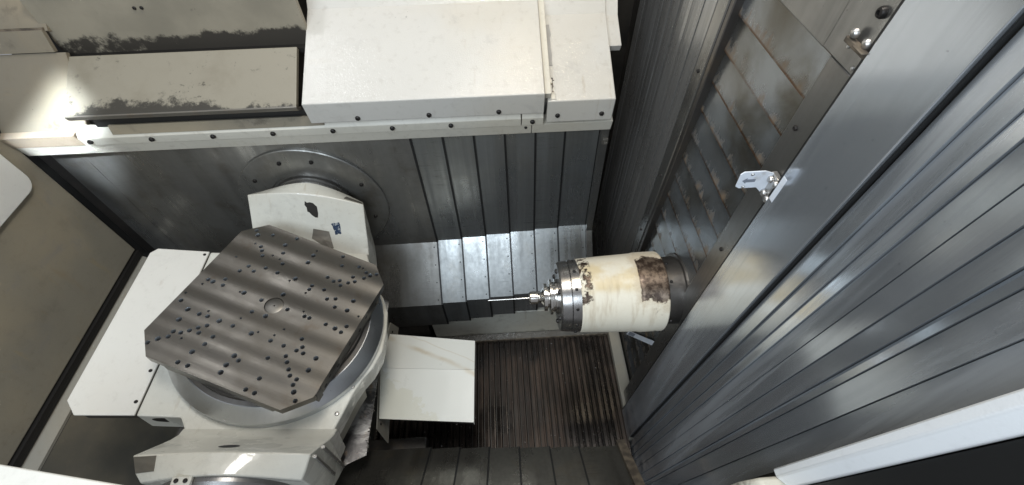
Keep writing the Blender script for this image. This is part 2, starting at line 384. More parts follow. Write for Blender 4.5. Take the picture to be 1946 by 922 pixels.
# a button-head screw, axis +Z at the origin, hex socket
BOLT = mesh_of('bolt', MB().lathe([(-.002, .0095), (.003, .0095), (.007, .0075), (.0085, .0045), (.0085, .0042), (.004, .0038)], (0, 0, 0), (0, 0, 1), 14), 'bolt')
BOLT_S = mesh_of('screw', MB().lathe([(-.001, .006), (.002, .006), (.004, .004), (.004, .0025), (.002, .002)], (0, 0, 0), (0, 0, 1), 10), 'bolt')
PLATE_SCREW = mesh_of('screw', MB().lathe([(-.001, .0036), (.0015, .0036), (.003, .0018)], (0, 0, 0), (0, 0, 1), 10), 'bright_plate')
BOLT_B = mesh_of('bright_screw', MB().lathe([(-.001, .0085), (.003, .0085), (.006, .0065), (.007, .003)], (0, 0, 0), (0, 0, 1), 14), 'bright_plate')
FRONT = (PI / 2, 0, 0)       # screw faces -Y

# ================================================================== SETTING
f = build('floor', MB().box(-4, 4, -2.5, 4, -2.72, -2.66), 'sump'); f['kind'] = 'structure'

# ------------------------------------------------------------------ rear way cover (telescopic) + its wipers
rc = Thing('way_cover', 'grey telescopic steel way cover on the rear wall, folded forward into a bright ledge', 'way cover', (-.6, 1.5, -2.3), group='telescopic way covers around the work area')
edges = [-.392, -.258, -.127, .005, .137, .266, .418]
def rprof(i):
    yw = 1.5 + .006 * i; zk = -1.888 + .005 * i; yb = 1.252 + .0065 * i
    return [(yw, -1.02), (yw, zk), (yb, zk - (yw - yb)), (yb, -2.366 + .015 * i)]
rc.part('saddle_sheet', MB().sheet(rprof(0), -1.56, edges[0], .006), 'cover_first', smooth=0, label='wide smooth sheet beside the trunnion bearing')
for i in range(6):
    rc.part('cover_segment', MB().sheet(rprof(i + 1), edges[i] - .02, edges[i + 1], .004), 'cover', smooth=0)
for i in range(6):
    p = rprof(i); d = .0045
    q = [(p[0][0] - .001, p[0][1]), (p[1][0] - .001, p[1][1]), (p[2][0] - .001, p[2][1]), (p[3][0] - .001, p[3][1])]
    rc.part('wiper', MB().sheet(q, edges[i] - .001, edges[i] + .008, .010, 1), 'rubber', smooth=0)
for k, (a, b) in enumerate([(-1.64, -1.563), (-1.76, -1.645), (-1.895, -1.768)]):
    rc.part('cover_segment', MB().sheet(rprof(1.5 + k), a, b, .004), 'cover_first', smooth=0)
rc.part('end_strip', MB().sheet([(1.50, -1.1), (1.50, -1.865), (1.27, -2.095)], .420, .452, .03), 'frame', smooth=0)
rc.part('clip', MB().box(.425, .45, 1.485, 1.502, -1.262, -1.232).box(.43, .445, 1.47, 1.487, -1.25, -1.24), 'wear', bevel=.002)
sm = MB()
for i in range(7):
    p = rprof(i)
    for s_ in (.08, .36, .64, .92):
        y = p[1][0] + (p[2][0] - p[1][0]) * s_; z = p[1][1] + (p[2][1] - p[1][1]) * s_
        for x in ([edges[i] - .016] if i == 0 else [edges[i] - .014]):
            sm.lathe([(0, .0035), (.0025, .0035), (.0035, .001)], (x, y, z), (0, -1, 1), 8)
o = rc.part('screws', sm, 'bolt', kind='stuff')

# bearing flange
TX, TY, TZ = -.908, .864, -1.535
bf = Thing('bearing_flange', 'large round dark steel flange on the rear wall behind the tilting table', 'flange', (TX, 1.5, TZ))
bf.part('disc', MB().lathe([(0, .335), (.008, .335), (.011, .331), (.011, .20), (.004, .197)], (TX, 1.5, TZ), (0, -1, 0), 96), 'cover_first', smooth=25)
bf.part('hub_ring', MB().lathe([(0, .188), (.03, .188), (.034, .180), (.05, .180), (.055, .174), (.075, .174)], (TX, 1.5, TZ), (0, -1, 0), 72), 'ring_dark', smooth=30)
for a in (103, 74, 25, -22, 140, 172, -70, -110, -150):
    bf.inst('bolt', BOLT, (TX + .274 * math.cos(math.radians(a)), 1.489, TZ + .274 * math.sin(math.radians(a))), FRONT)

# ------------------------------------------------------------------ front way cover
fc = Thing('way_cover', 'dark telescopic way cover sloping along the near side of the conveyor', 'way cover', (-.6, .23, -2.3), group='telescopic way covers around the work area')
fe = [-.416, -.281, -.146, -.010, .127, .257, .43]
def fprof(i):
    yw = .225 - .005 * i; zk = -1.895 + .005 * i; yb = .528 - .0087 * i
    return [(yw, -1.70), (yw, zk), (yb, zk - (yb - yw) * .97), (yb, -2.40 + .01 * i)]
fc.part('saddle_sheet', MB().sheet(fprof(0), -1.5, fe[0], .006, -1), 'cover_front', smooth=0)
for i in range(6):
    fc.part('cover_segment', MB().sheet(fprof(i + 1), fe[i] - .02, fe[i + 1], .004, -1), 'cover_front', smooth=0)
    p = fprof(i)
    fc.part('wiper', MB().sheet([(a + .001, b) for a, b in p], fe[i] - .001, fe[i] + .007, .009, -1), 'rubber', smooth=0)
fc.part('end_strip', MB().sheet([(.21, -1.86), (.50, -2.14)], .432, .470, .03, -1), 'rust', smooth=0, label='rust-brown end strip')

# ------------------------------------------------------------------ bed casting and chip conveyor
bd = Thing('bed_casting', 'stained cream machine bed wall below the rear way cover', 'machine bed', (0, 1.3, -2.6))
bd.part('casting', MB().box(-.50, .62, 1.285, 1.48, -2.66, -2.33), 'bed', bevel=.006)
bd.part('ledge', MB().box(-.80, .62, 1.232, 1.283, -2.66, -2.59), 'frame', bevel=.004)
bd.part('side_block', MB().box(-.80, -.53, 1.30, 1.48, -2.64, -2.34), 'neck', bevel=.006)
bd.part('gutter_edge', MB().box(-.3, .60, 1.226, 1.231, -2.60, -2.572), 'rust')
cv = Thing('chip_conveyor', 'dark oily ribbed chip conveyor in the machine floor under the spindle', 'conveyor', (0, .85, -2.6))
sl_me = mesh_of('slat', MB().prism([(-.0145, -.006), (.0145, -.006), (.0145, .004), (.0125, .006), (.0105, .016), (.004, .016), (.002, .006), (-.0145, .004)], 'y', -.40, .40), 'conv', 0)
x = -.80; 
while x < .585:
    cv.inst('slat', sl_me, (x, .828, -2.598 + random.uniform(-.004, .003)), (0, random.uniform(-.09, .09), 0)); x += .0345
cv.part('side_rail', MB().box(.590, .655, .60, 1.23, -2.62, -2.548), 'ledge', bevel=.004, label='grey rail along the right edge')
cv.part('pan', MB().box(-.83, .60, .42, 1.24, -2.65, -2.618), 'sump')
cv.part('track_box', MB().box(-.83, -.50, .50, .66, -2.57, -2.50), 'neck', bevel=.005)

# ------------------------------------------------------------------ rear hood
TILT = math.radians(.72)
rot = (0, TILT, 0)
PV = (-.13, 1.44, -1.05)
tr = Thing('hood_trim', 'long cream trim rail with bolts above the rear way cover', 'trim', PV, rot)
def L(*p): return p
def tp(th, name, mb, mat, **k):      # coordinates as if untilted, pivot PV
    mb.v = [v - Vector(PV) for v in mb.v]; return th.part(name, mb, mat, local=True, **k)
tp(tr, 'rail', MB().sheet([(1.462, -1.157), (1.446, -1.103)], -1.62, .118, .05, -1), 'white_trim', bevel=.0015, smooth=0)
tp(tr, 'rail', MB().sheet([(1.462, -1.157), (1.446, -1.103)], .121, .444, .05, -1), 'white_trim', bevel=.0015, smooth=0)
tp(tr, 'rail', MB().sheet([(1.462, -1.157), (1.446, -1.103)], -1.96, -1.623, .05, -1), 'white_trim', bevel=.0015, smooth=0)
tp(tr, 'bolted_rail', MB().sheet([(1.438, -1.1), (1.430, -1.062), (1.458, -1.02)], -1.62, .075, .03, -1), 'white_trim', bevel=.0015, smooth=0)
tp(tr, 'bolted_rail', MB().sheet([(1.438, -1.1), (1.430, -1.062), (1.458, -1.02)], .079, .163, .03, -1), 'white_trim', bevel=.0015, smooth=0)
tp(tr, 'bolted_rail', MB().sheet([(1.440, -1.1), (1.428, -1.045)], -1.96, -1.623, .03, -1), 'tan', bevel=.0015, smooth=0, label='rust-stained end piece')
for x_ in (-1.585, -1.352, -1.118, -.888, -.657, -.427, -.199, .120):
    tr.inst('bolt', BOLT, (x_ + .13, 1.431 - 1.44, -1.078 + 1.05), (PI / 2 - .2, 0, 0), local=True)
tr.inst('screw', BOLT_S, (.095 + .13, 1.449 - 1.44, -1.118 + 1.05), (PI / 2 - .2, 0, 0), local=True)

hc = Thing('hood', 'big cream painted hood panel with a folded lower lip, middle of the rear wall', 'hood', PV, rot, group='hood panels above the rear wall')
HP = [(1.392, -1.012), (1.381, -.922), (1.74, -.757), (1.86, -.62), (1.90, -.42)]
tp(hc, 'panel', MB().sheet(HP, -.706, .158, .035, -1), 'white_hood', bevel=.003, smooth=0)
tp(hc, 'flange', MB().sheet([(1.40, -.935), (1.76, -.77), (1.88, -.63), (1.92, -.42)], .1605, .184, .03, -1), 'white_trim', bevel=.002, smooth=0)
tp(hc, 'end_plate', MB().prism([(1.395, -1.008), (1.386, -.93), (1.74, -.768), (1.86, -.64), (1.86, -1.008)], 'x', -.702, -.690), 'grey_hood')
for x_ in (-.53, -.268, -.010):
    hc.inst('bolt', BOLT, (x_ + .13, 1.390 - 1.44, -1.0 + 1.05 + .005), (PI / 2 - .12, 0, 0), local=True)
hr = Thing('hood', 'narrow cream hood panel with patched seam at the right end of the rear wall', 'hood', PV, rot, group='hood panels above the rear wall')
tp(hr, 'panel', MB().sheet([(1.412, -1.070), (1.402, -.970), (1.74, -.815), (1.86, -.67), (1.90, -.42)], .172, .425, .035, -1), 'white_hood', bevel=.003, smooth=0)
tp(hr, 'flap', MB().sheet([(1.62, -.885), (1.745, -.828), (1.87, -.68), (1.92, -.42)], .4265, .475, .03, -1), 'white_hood', bevel=.002, smooth=0)
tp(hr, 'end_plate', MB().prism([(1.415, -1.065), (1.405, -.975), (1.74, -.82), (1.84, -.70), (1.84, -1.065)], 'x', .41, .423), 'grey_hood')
def onslope(th, name, mat, x0, x1, s0, s1, j=0, n=12, a=(1.402, -.970), b=(1.74, -.815)):
    dy, dz = b[0] - a[0], b[1] - a[1]; l = math.hypot(dy, dz); nn = Vector((0, -dz / l, dy / l)) if dy > 0 else Vector((0, -1, 0))
    pts = []
    for k in range(n + 1): 
        u = s0 + (s1 - s0) * k / n; pts.append((x0 + random.uniform(-j, j), a[0] + dy * u, a[1] + dz * u))
    for k in range(n, -1, -1):
        u = s0 + (s1 - s0) * k / n; pts.append((x1 + random.uniform(-j, j), a[0] + dy * u, a[1] + dz * u))
    return tp(th, name, MB().slab([Vector(p) + nn * -.001 for p in pts], nn * .0032), mat, smooth=0)
onslope(hr, 'sealant_patch', 'seal', .187, .201, .40, .88, .0025)
onslope(hr, 'rust_patch', 'rust', .191, .200, .10, .26, .006)
onslope(hr, 'sealant_patch', 'white_trim', .187, .202, .02, .10, .004)
for x_ in (.213, .382):
    hr.inst('bolt', BOLT, (x_ + .13, 1.409 - 1.44, -1.037 + 1.05), (PI / 2 - .1, 0, 0), local=True)

lh = Thing('hood', 'grime-speckled cream hood panel with its shade painted in, left of the big hood', 'hood', (-1.58, 1.42, -.935), rot, group='hood panels above the rear wall')
def lp(name, mb, mat, **k): return lh.part(name, mb, mat, local=True, **k)
lp('panel', MB().sheet([(0.0, 0.0), (.20, .118)], 0, .835, .02, -1), 'hood_edge', bevel=.003, smooth=0)
lp('lip', MB().sheet([(.028, -.036), (.004, -.022), (-.004, -.003)], .0, .835, .012, -1), 'wear', bevel=.002, smooth=0)
lp('seal_strip', MB().box(.05, .86, .032, .05, -.075, -.035), 'rubber')
lp('drip_strip', MB().sheet([(.012, -.098), (.022, -.062)], .10, .90, .012, -1), 'grey_hood', bevel=.001, smooth=0)
bw = Thing('wall_panel', 'brownish soiled upper rear panel with mould line above the speckled hood', 'panel', (-1.62, 1.66, -.80), rot)
bw.part('panel', MB().box(.0, .92, 0, .02, -.03, .175), 'back', local=True)
bw.part('rail', MB().sheet([(-.005, .178), (.10, .22)], -.0, .92, .02, -1), 'white_trim', local=True, smooth=0)
bw.part('gutter', MB().box(-.02, .92, -.03, .0, -.045, -.028), 'hole', local=True)
for x_ in (.36, .385): bw.inst('bolt', BOLT_S, (x_, -.001, .125), FRONT, local=True)
cc = Thing('corner_casing', 'soiled sloping casing in the upper left corner, daylight falling across it', 'casing', (-1.7, 1.5, -1.0), rot)
cc.part('slope', MB().sheet([(-.064, -.052), (.12, .20)], -.75, .122, .015, -1), 'grey_hood', local=True, smooth=0)
cc.part('step', MB().sheet([(.115, .205), (.135, .275)], -.8, .09, .015, -1), 'grey_hood', local=True, smooth=0)
cc.part('slope', MB().sheet([(.145, .268), (.30, .46), (.40, .9)], -.9, .10, .015, -1), 'grey_hood', local=True, smooth=0)
cc.part('joint_seal', MB().sheet([(.139, .272), (.143, .281)], -.8, .09, .01, -1), 'rust', local=True, smooth=0)

# black sheet far behind, put in for the shade between hood and side wall
gp = Thing('gap_shade_panel', 'black panel put in for the shade in the gap between cream hood and right side wall', 'panel', (.5, 2.2, -1.5))
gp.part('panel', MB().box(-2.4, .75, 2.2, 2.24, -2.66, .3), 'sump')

# ------------------------------------------------------------------ left wall
lw = Thing('side_wall', 'soiled grey green side wall on the left of the machine', 'wall', (-1.9, .6, -1.7))
lw.part('panel', MB().box(-1.93, -1.90, -1.2, 1.452, -1.745, -.05), 'grey_wall', bevel=.006)
lw.part('corner_seal', MB().box(-1.95, -1.905, 1.454, 1.492, -1.86, -.9), 'rubber', bevel=.004)
lw.part('ledge', MB().slab([(-1.93, 1.455, -1.782), (-1.93, -.8, -1.782), (-1.845, -.8, -1.81), (-1.845, 1.43, -1.81)], (0, 0, -.012)), 'ledge')
lw.part('corner_filler', MB().box(-2.6, -1.88, 1.56, 1.60, -2.66, -.9), 'sump')
lw.part('foot_strip', MB().box(-1.93, -1.89, -.8, 1.45, -1.782, -1.752), 'hole')
lw.part('apron', MB().slab([(-1.846, 1.43, -1.825), (-1.846, -.8, -1.825), (-1.62, -.8, -2.5), (-1.62, 1.43, -2.5)], (-.01, 0, -.01)), 'chute')
def rrect(y0, y1, z0, z1, r, n=6):
    P = []
    for cy_, cz_, a0 in ((y1 - r, z1 - r, 0), (y0 + r, z1 - r, 90), (y0 + r, z0 + r, 180), (y1 - r, z0 + r, 270)):
        for k in range(n + 1):
            a = math.radians(a0 + 90 * k / n); P.append((cy_ + r * math.cos(a), cz_ + r * math.sin(a)))
    return P
wp = Thing('door_panel', 'bright white round-cornered panel on the left side wall', 'panel', (-1.9, .9, -.8))
wp.part('panel', MB().prism(rrect(.45, 1.372, -1.205, -.45, .05), 'x', -1.899, -1.878), 'white', bevel=.003)

# ------------------------------------------------------------------ trunnion cradle (local frame: origin on the tilt axis)
TH = math.radians(12.2)
tc = Thing('trunnion_table', 'cream tilting trunnion cradle with round table carrying the steel pallet', 'machine table', (TX, TY, TZ), (0, TH, 0))
def cp(name, mb, mat, **k): return tc.part(name, mb, mat, local=True, **k)
body = [(-.383, -.345), (-.245, -.350), (-.222, -.385), (-.222, -.43), (.246, -.43), (.258, -.405), (.310, -.255), (.334, -.205), (.365, -.160), (.392, -.09), (.398, 0), (.392, .09), (.365, .160), (.334, .205), (.310, .255), (.258, .405), (.246, .43), (-.222, .43), (-.222, .385), (-.245, .35), (-.383, .345)]
cp('body', MB().prism(body, 'z', -.17, -.048), 'cradle', bevel=.006, smooth=0)
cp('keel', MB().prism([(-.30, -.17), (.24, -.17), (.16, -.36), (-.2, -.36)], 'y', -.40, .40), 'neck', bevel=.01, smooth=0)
def wtop(y):   # half-section of the arm along |y|: (left, right, edge height, middle height, bottom)
    K = [(.385, -.225, .272, -.050, -.050, -.30), (.41, -.226, .268, -.034, -.030, -.30), (.435, -.228, .262, .002, .010, -.29), (.47, -.231, .252, .068, .085, -.27),
         (.515, -.236, .242, .152, .190, -.24), (.556, -.226, .232, .122, .196, -.21), (.578, -.212, .222, .100, .198, -.20)]
    for a, b in zip(K, K[1:]):
        if y <= b[0]:
            u = max(0, (y - a[0]) / (b[0] - a[0])); return [p + (q - p) * u for p, q in zip(a[1:], b[1:])]
    return K[-1][1:]
def ztop(x, y):
    l, r, ze, zm, zb = wtop(abs(y)); c = (l + r) / 2; h = (r - l) / 2
    return ze + (zm - ze) * (1 - min(1, abs((x - c) / h)) ** 1.6)
def arm(sgn):
    ys = [.385, .41, .435, .47, .515, .536, .556, .578]; mb = MB(); n = 17; rings = []
    for y in ys:
        l, r, ze, zm, zb = wtop(y)
        ring = [(l + (r - l) * i / (n - 1), sgn * y, ztop(l + (r - l) * i / (n - 1), y)) for i in range(n)] + [(r + (.035 if y > .46 else .004), sgn * y, zb), (l * .8, sgn * y, zb)]
        rings.append(ring)
    m = n + 2
    mb.add([v for q in rings for v in q], [(j * m + i, j * m + (i + 1) % m, (j + 1) * m + (i + 1) % m, (j + 1) * m + i) for j in range(len(ys) - 1) for i in range(m)] + [tuple(range(m)), tuple(range((len(ys) - 1) * m, len(ys) * m))])
    return mb
ra = cp('arm', arm(1), 'cradle', smooth=22, bevel=.004, label='rear cream arm in front of the bearing flange')
fa = cp('arm', arm(-1), 'cradle', smooth=22, bevel=.004, label='near cream arm with glossy worn top')
def quad_patch(name, mat, a, b, c, d, parent, h=.003):
    def fn(u, v):
        x_ = (a[0] * (1 - u) + b[0] * u) * (1 - v) + (d[0] * (1 - u) + c[0] * u) * v; y_ = (a[1] * (1 - u) + b[1] * u) * (1 - v) + (d[1] * (1 - u) + c[1] * u) * v
        return (x_, y_, ztop(x_, y_) + h)
    k = [i / 6 for i in range(7)]; mb = MB().grid(fn, k, k)
    rim = [i * 7 for i in range(7)] + [42 + i for i in range(1, 7)] + [i * 7 + 6 for i in range(5, -1, -1)] + [i for i in range(5, 0, -1)]
    n0 = len(mb.v); mb.v += [mb.v[i] - Vector((0, 0, h + .004)) for i in rim]; m = len(rim)
    mb.f += [(rim[i], rim[(i + 1) % m], n0 + (i + 1) % m, n0 + i) for i in range(m)]
    return cp(name, mb, mat, parent=parent, smooth=22)
def patch(name, mat, pts, parent=None, h=.0015, jag=0, sub=4):
    P = []
    for a, b in zip(pts, pts[1:] + pts[:1]):
        for k in range(sub):
            P.append((a[0] + (b[0] - a[0]) * k / sub + random.uniform(-jag, jag), a[1] + (b[1] - a[1]) * k / sub + random.uniform(-jag, jag)))
    cxy = (sum(p[0] for p in P) / len(P), sum(p[1] for p in P) / len(P))
    vs = [(x_, y_, ztop(x_, y_) + h) for x_, y_ in P] + [(*cxy, ztop(*cxy) + h)] + [(x_, y_, ztop(x_, y_) - .002) for x_, y_ in P]
    n = len(P)
    return cp(name, MB().add(vs, [(i, (i + 1) % n, n) for i in range(n)] + [(i, n + 1 + i, n + 1 + (i + 1) % n, (i + 1) % n) for i in range(n)]), mat, parent=parent, smooth=0)
patch('chipped_patch', 'chip', [(-.002, .500), (.045, .496), (.052, .472), (.005, .482)], ra, jag=.003)
patch('ink_mark', 'ink', [(.105, .462), (.14, .466), (.148, .442), (.122, .440)], ra, jag=.0015)
patch('recess', 'wear', [(.028, .447), (.095, .444), (.115, .402), (.100, .398), (.02, .425)], ra, h=.003)
quad_patch('wear_plate', 'wear', (.165, .548), (.232, .538), (.238, .519), (.158, .528), ra)
quad_patch('wear_plate', 'wear', (-.232, -.519), (-.168, -.519), (-.166, -.556), (-.222, -.556), fa)
patch('oval_port', 'hole', [(-.005 + .030 * math.cos(k * PI / 8), -.482 + .009 * math.sin(k * PI / 8)) for k in range(16)], fa, h=.0012, sub=1)
cp('lug', MB().box(-.098, -.048, -.600, -.576, .150, .186), 'cradle', parent=fa, bevel=.003)
for x_ in (-.085, -.062): tc.inst('bolt', BOLT_S, (x_, -.588, .187), None, fa, True)
# hubs and the round table
cp('hub', MB().lathe([(.574, .182), (.590, .182), (.60, .176), (.634, .176)], (0, 0, 0), (0, -1, 0), 72), 'ring_dark', smooth=30)
cp('hub', MB().lathe([(.574, .176), (.60, .176), (.61, .170), (.634, .170)], (0, 0, 0), (0, 1, 0), 72), 'ring_dark', smooth=30)
cp('hub_key', MB().box(-.095, -.045, -.628, -.596, .158, .172), 'bright_plate', bevel=.002)
cp('rim_ring', MB().lathe([(-.055, .384), (-.012, .384), (-.006, .380), (.028, .338), (.028, .32)], (0, 0, 0), (0, 0, 1), 96), 'chrome', smooth=20, label='polished conical ring round the table')
cp('turntable', MB().lathe([(.02, .336), (.030, .334), (.034, .32), (.058, .318), (.058, .1)], (0, 0, 0), (0, 0, 1), 96), 'neck', smooth=25)
# white apron on the left, screws along its seam
ap = [(-.385, -.345), (-.385, .343), (-.583, .343), (-.604, .318), (-.604, -.298), (-.562, -.345)]
cp('apron', MB().prism(ap, 'z', -.050, -.042), 'white', bevel=.002, label='white sheet apron with clipped corners')
for x_, y_ in ((-.398, .325), (-.398, -.06), (-.398, -.19), (-.398, -.30)): tc.inst('screw', BOLT_S, (x_, y_, -.042), None, None, True)
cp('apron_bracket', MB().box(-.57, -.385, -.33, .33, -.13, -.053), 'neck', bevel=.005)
patch2 = MB().lathe([(0, .024), (.002, .022)], (-.30, -.346, -.085), (0, -1, 0), 24); patch2.v = [Vector((-.30 + (v.x + .30) * 2.0, v.y, v.z)) for v in patch2.v]
cp('side_port', patch2, 'hole')
# side faces: rails and skirt
for y_, u0, u1 in ((.512, .10, .80), (.470, .06, .95)):
    l_, r_, ze, zm, zb = wtop(y_)
    a = Vector((r_ + .035 * u0, -y_, ze + (zb - ze) * u0)); b = Vector((r_ + .035 * u1, -y_, zb * u1 + ze * (1 - u1)))
    cp('guide_strip', MB().slab([a + Vector((-.004, -.005, 0)), a + Vector((-.004, .005, 0)), b + Vector((-.004, .005, 0)), b + Vector((-.004, -.005, 0))], (.010, 0, .0015)), 'bright_plate', bevel=.001)
cp('skirt', MB().prism([(.242, -.42), (.256, -.405), (.309, -.252), (.333, -.200), (.31, -.19), (.23, -.40)], 'z', -.26, -.172), 'ledge', smooth=0)
for x_, y_ in ((.300, -.235), (.262, -.335)): tc.inst('plug', BOLT_B, (x_, y_, -.049), None, None, True)
rap = [(.16, -.445), (.258, -.447), (.352, -.402), (.358, .335), (.312, .352), (.16, .35)]
cp('chip_apron', MB().prism(rap, 'z', -.385, -.377), 'apron', label='coolant-blotched dark sheet beside the chip guard')
ch = MB()
for k in range(150):
    y_ = random.uniform(-.40, .34); p_ = Vector((.352 + random.gauss(0, .004), y_, -.375)); r_ = random.uniform(.003, .009)
    d1 = Vector((random.uniform(-1, 1), random.uniform(-1, 1), random.uniform(-.3, 1))).normalized() * r_; d2 = d1.orthogonal().normalized() * r_ * .5
    ch.add([p_, p_ + d1, p_ + d1 + d2, p_ + d2 * .6 + d1.cross(d2) * 40], [(0, 1, 2), (0, 2, 3), (0, 1, 3), (1, 2, 3)])
cp('chip_fringe', ch, 'wear', kind='stuff', smooth=0)

# ------------------------------------------------------------------ pallet
PA = math.radians(-20.5)
pt = Thing('steel_pallet', 'brown-grey octagonal steel pallet drilled with many threaded holes', 'pallet')
pt.e.matrix_world = tc.m @ Matrix.Translation((0, 0, .13)) @ Matrix.Rotation(PA, 4, 'Z')
loc_, q_, s_ = pt.e.matrix_world.decompose(); pt.e.location = loc_; pt.e.rotation_euler = q_.to_euler()
HOLES = [(-.266, .268), (-.247, .25), (-.197, .274), (-.104, .297), (-.125, .251), (-.229, .21), (-.202, .206), (-.187, .191), (-.17, .171), (-.137, .188), (-.103, .183), (-.109, .214), (-.081, .169), (-.251, .127), (-.184, .109), (-.199, .078), (-.154, .097), (-.124, .127), (-.073, .126), (0.0, .214), (-.001, .252), (-.001, .277), (.105, .295), (.124, .254), (.187, .277), (.204, .278), (.226, .264), (.246, .258), (.231, .237), (.266, .273), (.19, .224), (.207, .208), (.187, .193), (.153, .189), (.134, .177), (.167, .171), (.104, .184), (.123, .129), (.073, .127), (.073, .109), (.07, .09), (.001, .129), (-.013, .113), (.182, .111), (.154, .098), (.198, .079), (.246, .084), (.246, .129), (.296, .078), (-.271, .002), (-.276, -.021), (-.251, .001), (-.22, .027), (-.21, .002), (-.125, .004), (-.140, .002), (-.052, .002), (.002, .052), (.052, .004), (-.052, -.051), (-.0, -.048), (-.069, -.087), (-.292, -.105), (-.248, -.125), (-.202, -.126), (-.183, -.105), (-.172, -.123), (-.126, -.123), (-.074, -.122), (-.001, -.123), (.016, -.11), (.088, -.068), (.072, -.100), (.073, -.122), (.122, .003), (.141, .004), (.108, .019), (.207, .004), (.245, .002), (.272, -.003), (.278, .025), (.164, -.077), (.183, -.103), (.172, -.121), (.198, -.122), (.247, -.122), (.123, -.122), (.152, -.152), (.168, -.169), (.188, -.189), (.204, -.206), (.231, -.209), (.248, -.168), (.231, -.229), (.247, -.249), (.268, -.272), (.103, -.179), (.122, -.249), (.138, -.295), (.106, -.295), (0.0, -.275), (-.001, -.248), (.024, -.221), (.001, -.212), (-.11, -.212), (-.105, -.18), (-.170, -.17), (-.155, -.185), (-.150, -.153), (-.187, -.189), (-.206, -.206), (-.190, -.222), (-.230, -.211), (-.231, -.232), (-.254, -.250), (-.272, -.273), (-.246, -.168), (-.127, -.249), (-.141, -.294), (-.106, -.293), (-.3, -.074)]
SMALL = {(-.229, .21), (-.251, .127), (-.001, .277), (.204, .278), (-.013, .113), (.016, -.11), (-.069, -.087), (.07, .09), (.072, -.100), (.296, .078), (.108, .019), (-.276, -.021), (-.140, .002), (-.183, -.105), (-.190, -.222), (-.3, -.074), (.088, -.068), (-.137, .188), (-.103, .183)}
def hr_(h): return .0042 if h in SMALL else (.0092 if abs(abs(h[0]) % .125 - .0) < .006 or abs(abs(h[0]) - .25) < .006 else .0078)
hf, ch_ = .3135, .072
oc = [(-hf + ch_, hf), (hf - ch_, hf), (hf, hf - ch_), (hf, -hf + ch_), (hf - ch_, -hf), (-hf + ch_, -hf), (-hf, -hf + ch_), (-hf, hf - ch_)]
cu = bpy.data.curves.new('plate_outline', 'CURVE'); cu.dimensions = '2D'; cu.fill_mode = 'BOTH'; cu.extrude = .019; cu.resolution_u = 1
def spl(P):
    s_ = cu.splines.new('POLY'); s_.points.add(len(P) - 1); s_.use_cyclic_u = True
    for q, p in zip(s_.points, P): q.co = (p[0], p[1], 0, 1)
spl(oc)
for h in HOLES:
    r = hr_(h); spl([(h[0] + r * math.cos(k * PI / 8), h[1] + r * math.sin(k * PI / 8)) for k in range(16)])
spl([(.033 * math.cos(k * PI / 24), .033 * math.sin(k * PI / 24)) for k in range(48)])
tmp = bpy.data.objects.new('tmp', cu); C.objects.link(tmp); dg = bpy.context.evaluated_depsgraph_get(); dg.update()
pm = bpy.data.meshes.new_from_object(tmp.evaluated_get(dg)); bpy.data.objects.remove(tmp)
pm.name = 'plate'; pm.materials.clear(); pm.materials.append(M['pallet']); pm.transform(Matrix.Translation((0, 0, -.019)))
po = bpy.data.objects.new('plate', pm); C.objects.link(po); po.parent = pt.e
def oct_(h, c): return [(-h + c, h), (h - c, h), (h, h - c), (h, -h + c), (h - c, -h), (-h + c, -h), (-h, -h + c), (-h, h - c)]
pt.part('block', MB().prism(oct_(hf - .001, .115), 'z', -.072, -.0385), 'pallet', local=True, bevel=.002)
pt.part('center_boss', MB().lathe([(-.036, .0318), (-.003, .0318), (-.0022, .030), (-.0022, .003), (-.010, .0022)], (0, 0, 0), (0, 0, 1), 48), 'boss', local=True, label='round turned boss at the middle of the pallet')
hm, rm = MB(), MB()
for h in HOLES:
    r = hr_(h)
    hm.lathe([(-.036, r * .98), (-.024, r * .98)], (h[0], h[1], 0), (0, 0, 1), 12)
    # countersunk thread collar, slightly sunk
    rm.lathe([(-.0003, r * 1.0), (-.008, r * .70), (-.020, r * .66), (-.020, r * .99)], (h[0], h[1], 0), (0, 0, 1), 16, cap=False)
pt.part('hole_bottoms', hm, 'hole', local=True, kind='stuff')
pt.part('thread_collars', rm, 'chrome', local=True, kind='stuff')
sh_ = MB()
for y_, z_ in ((-.18, -.05), (-.15, -.03), (-.10, -.052), (-.02, -.03), (.05, -.05), (.10, -.03), (.17, -.05)):
    sh_.lathe([(0, .008), (.0012, .0075)], (hf - .001, y_, z_), (1, 0, 0), 14)
pt.part('side_holes', sh_, 'hole', local=True, kind='stuff')
pt.part('edge_clamp', MB().box(hf - .012, hf + .003, -.232, -.204, -.072, -.002), 'neck', local=True, bevel=.002)

# ------------------------------------------------------------------ chip guard (white folded cover)
cg = Thing('chip_guard', 'glossy white folded sheet guard over the conveyor, right of the table', 'guard', (-.42, .86, -2.1))
cg.part('leaf', MB().slab([(-.648, 1.072, -2.098), (-.203, 1.005, -2.098), (-.203, .840, -2.070), (-.665, .878, -2.070)], (0, 0, -.004)), 'white_box', smooth=0)
cg.part('leaf', MB().slab([(-.665, .877, -2.0702), (-.203, .839, -2.0702), (-.208, .602, -2.098), (-.646, .644, -2.098)], (0, 0, -.004)), 'white_box', smooth=0)
cg.part('skirt', MB().slab([(-.646, .646, -2.1025), (-.209, .604, -2.1025), (-.215, .612, -2.16), (-.640, .668, -2.19)], (0, .004, 0)), 'neck', smooth=0)
cg.part('skirt', MB().slab([(-.2035, 1.0, -2.1025), (-.2035, .84, -2.0745), (-.2085, .607, -2.1025), (-.2085, .607, -2.15), (-.2035, 1.0, -2.15)], (-.003, 0, 0)), 'white', smooth=0)
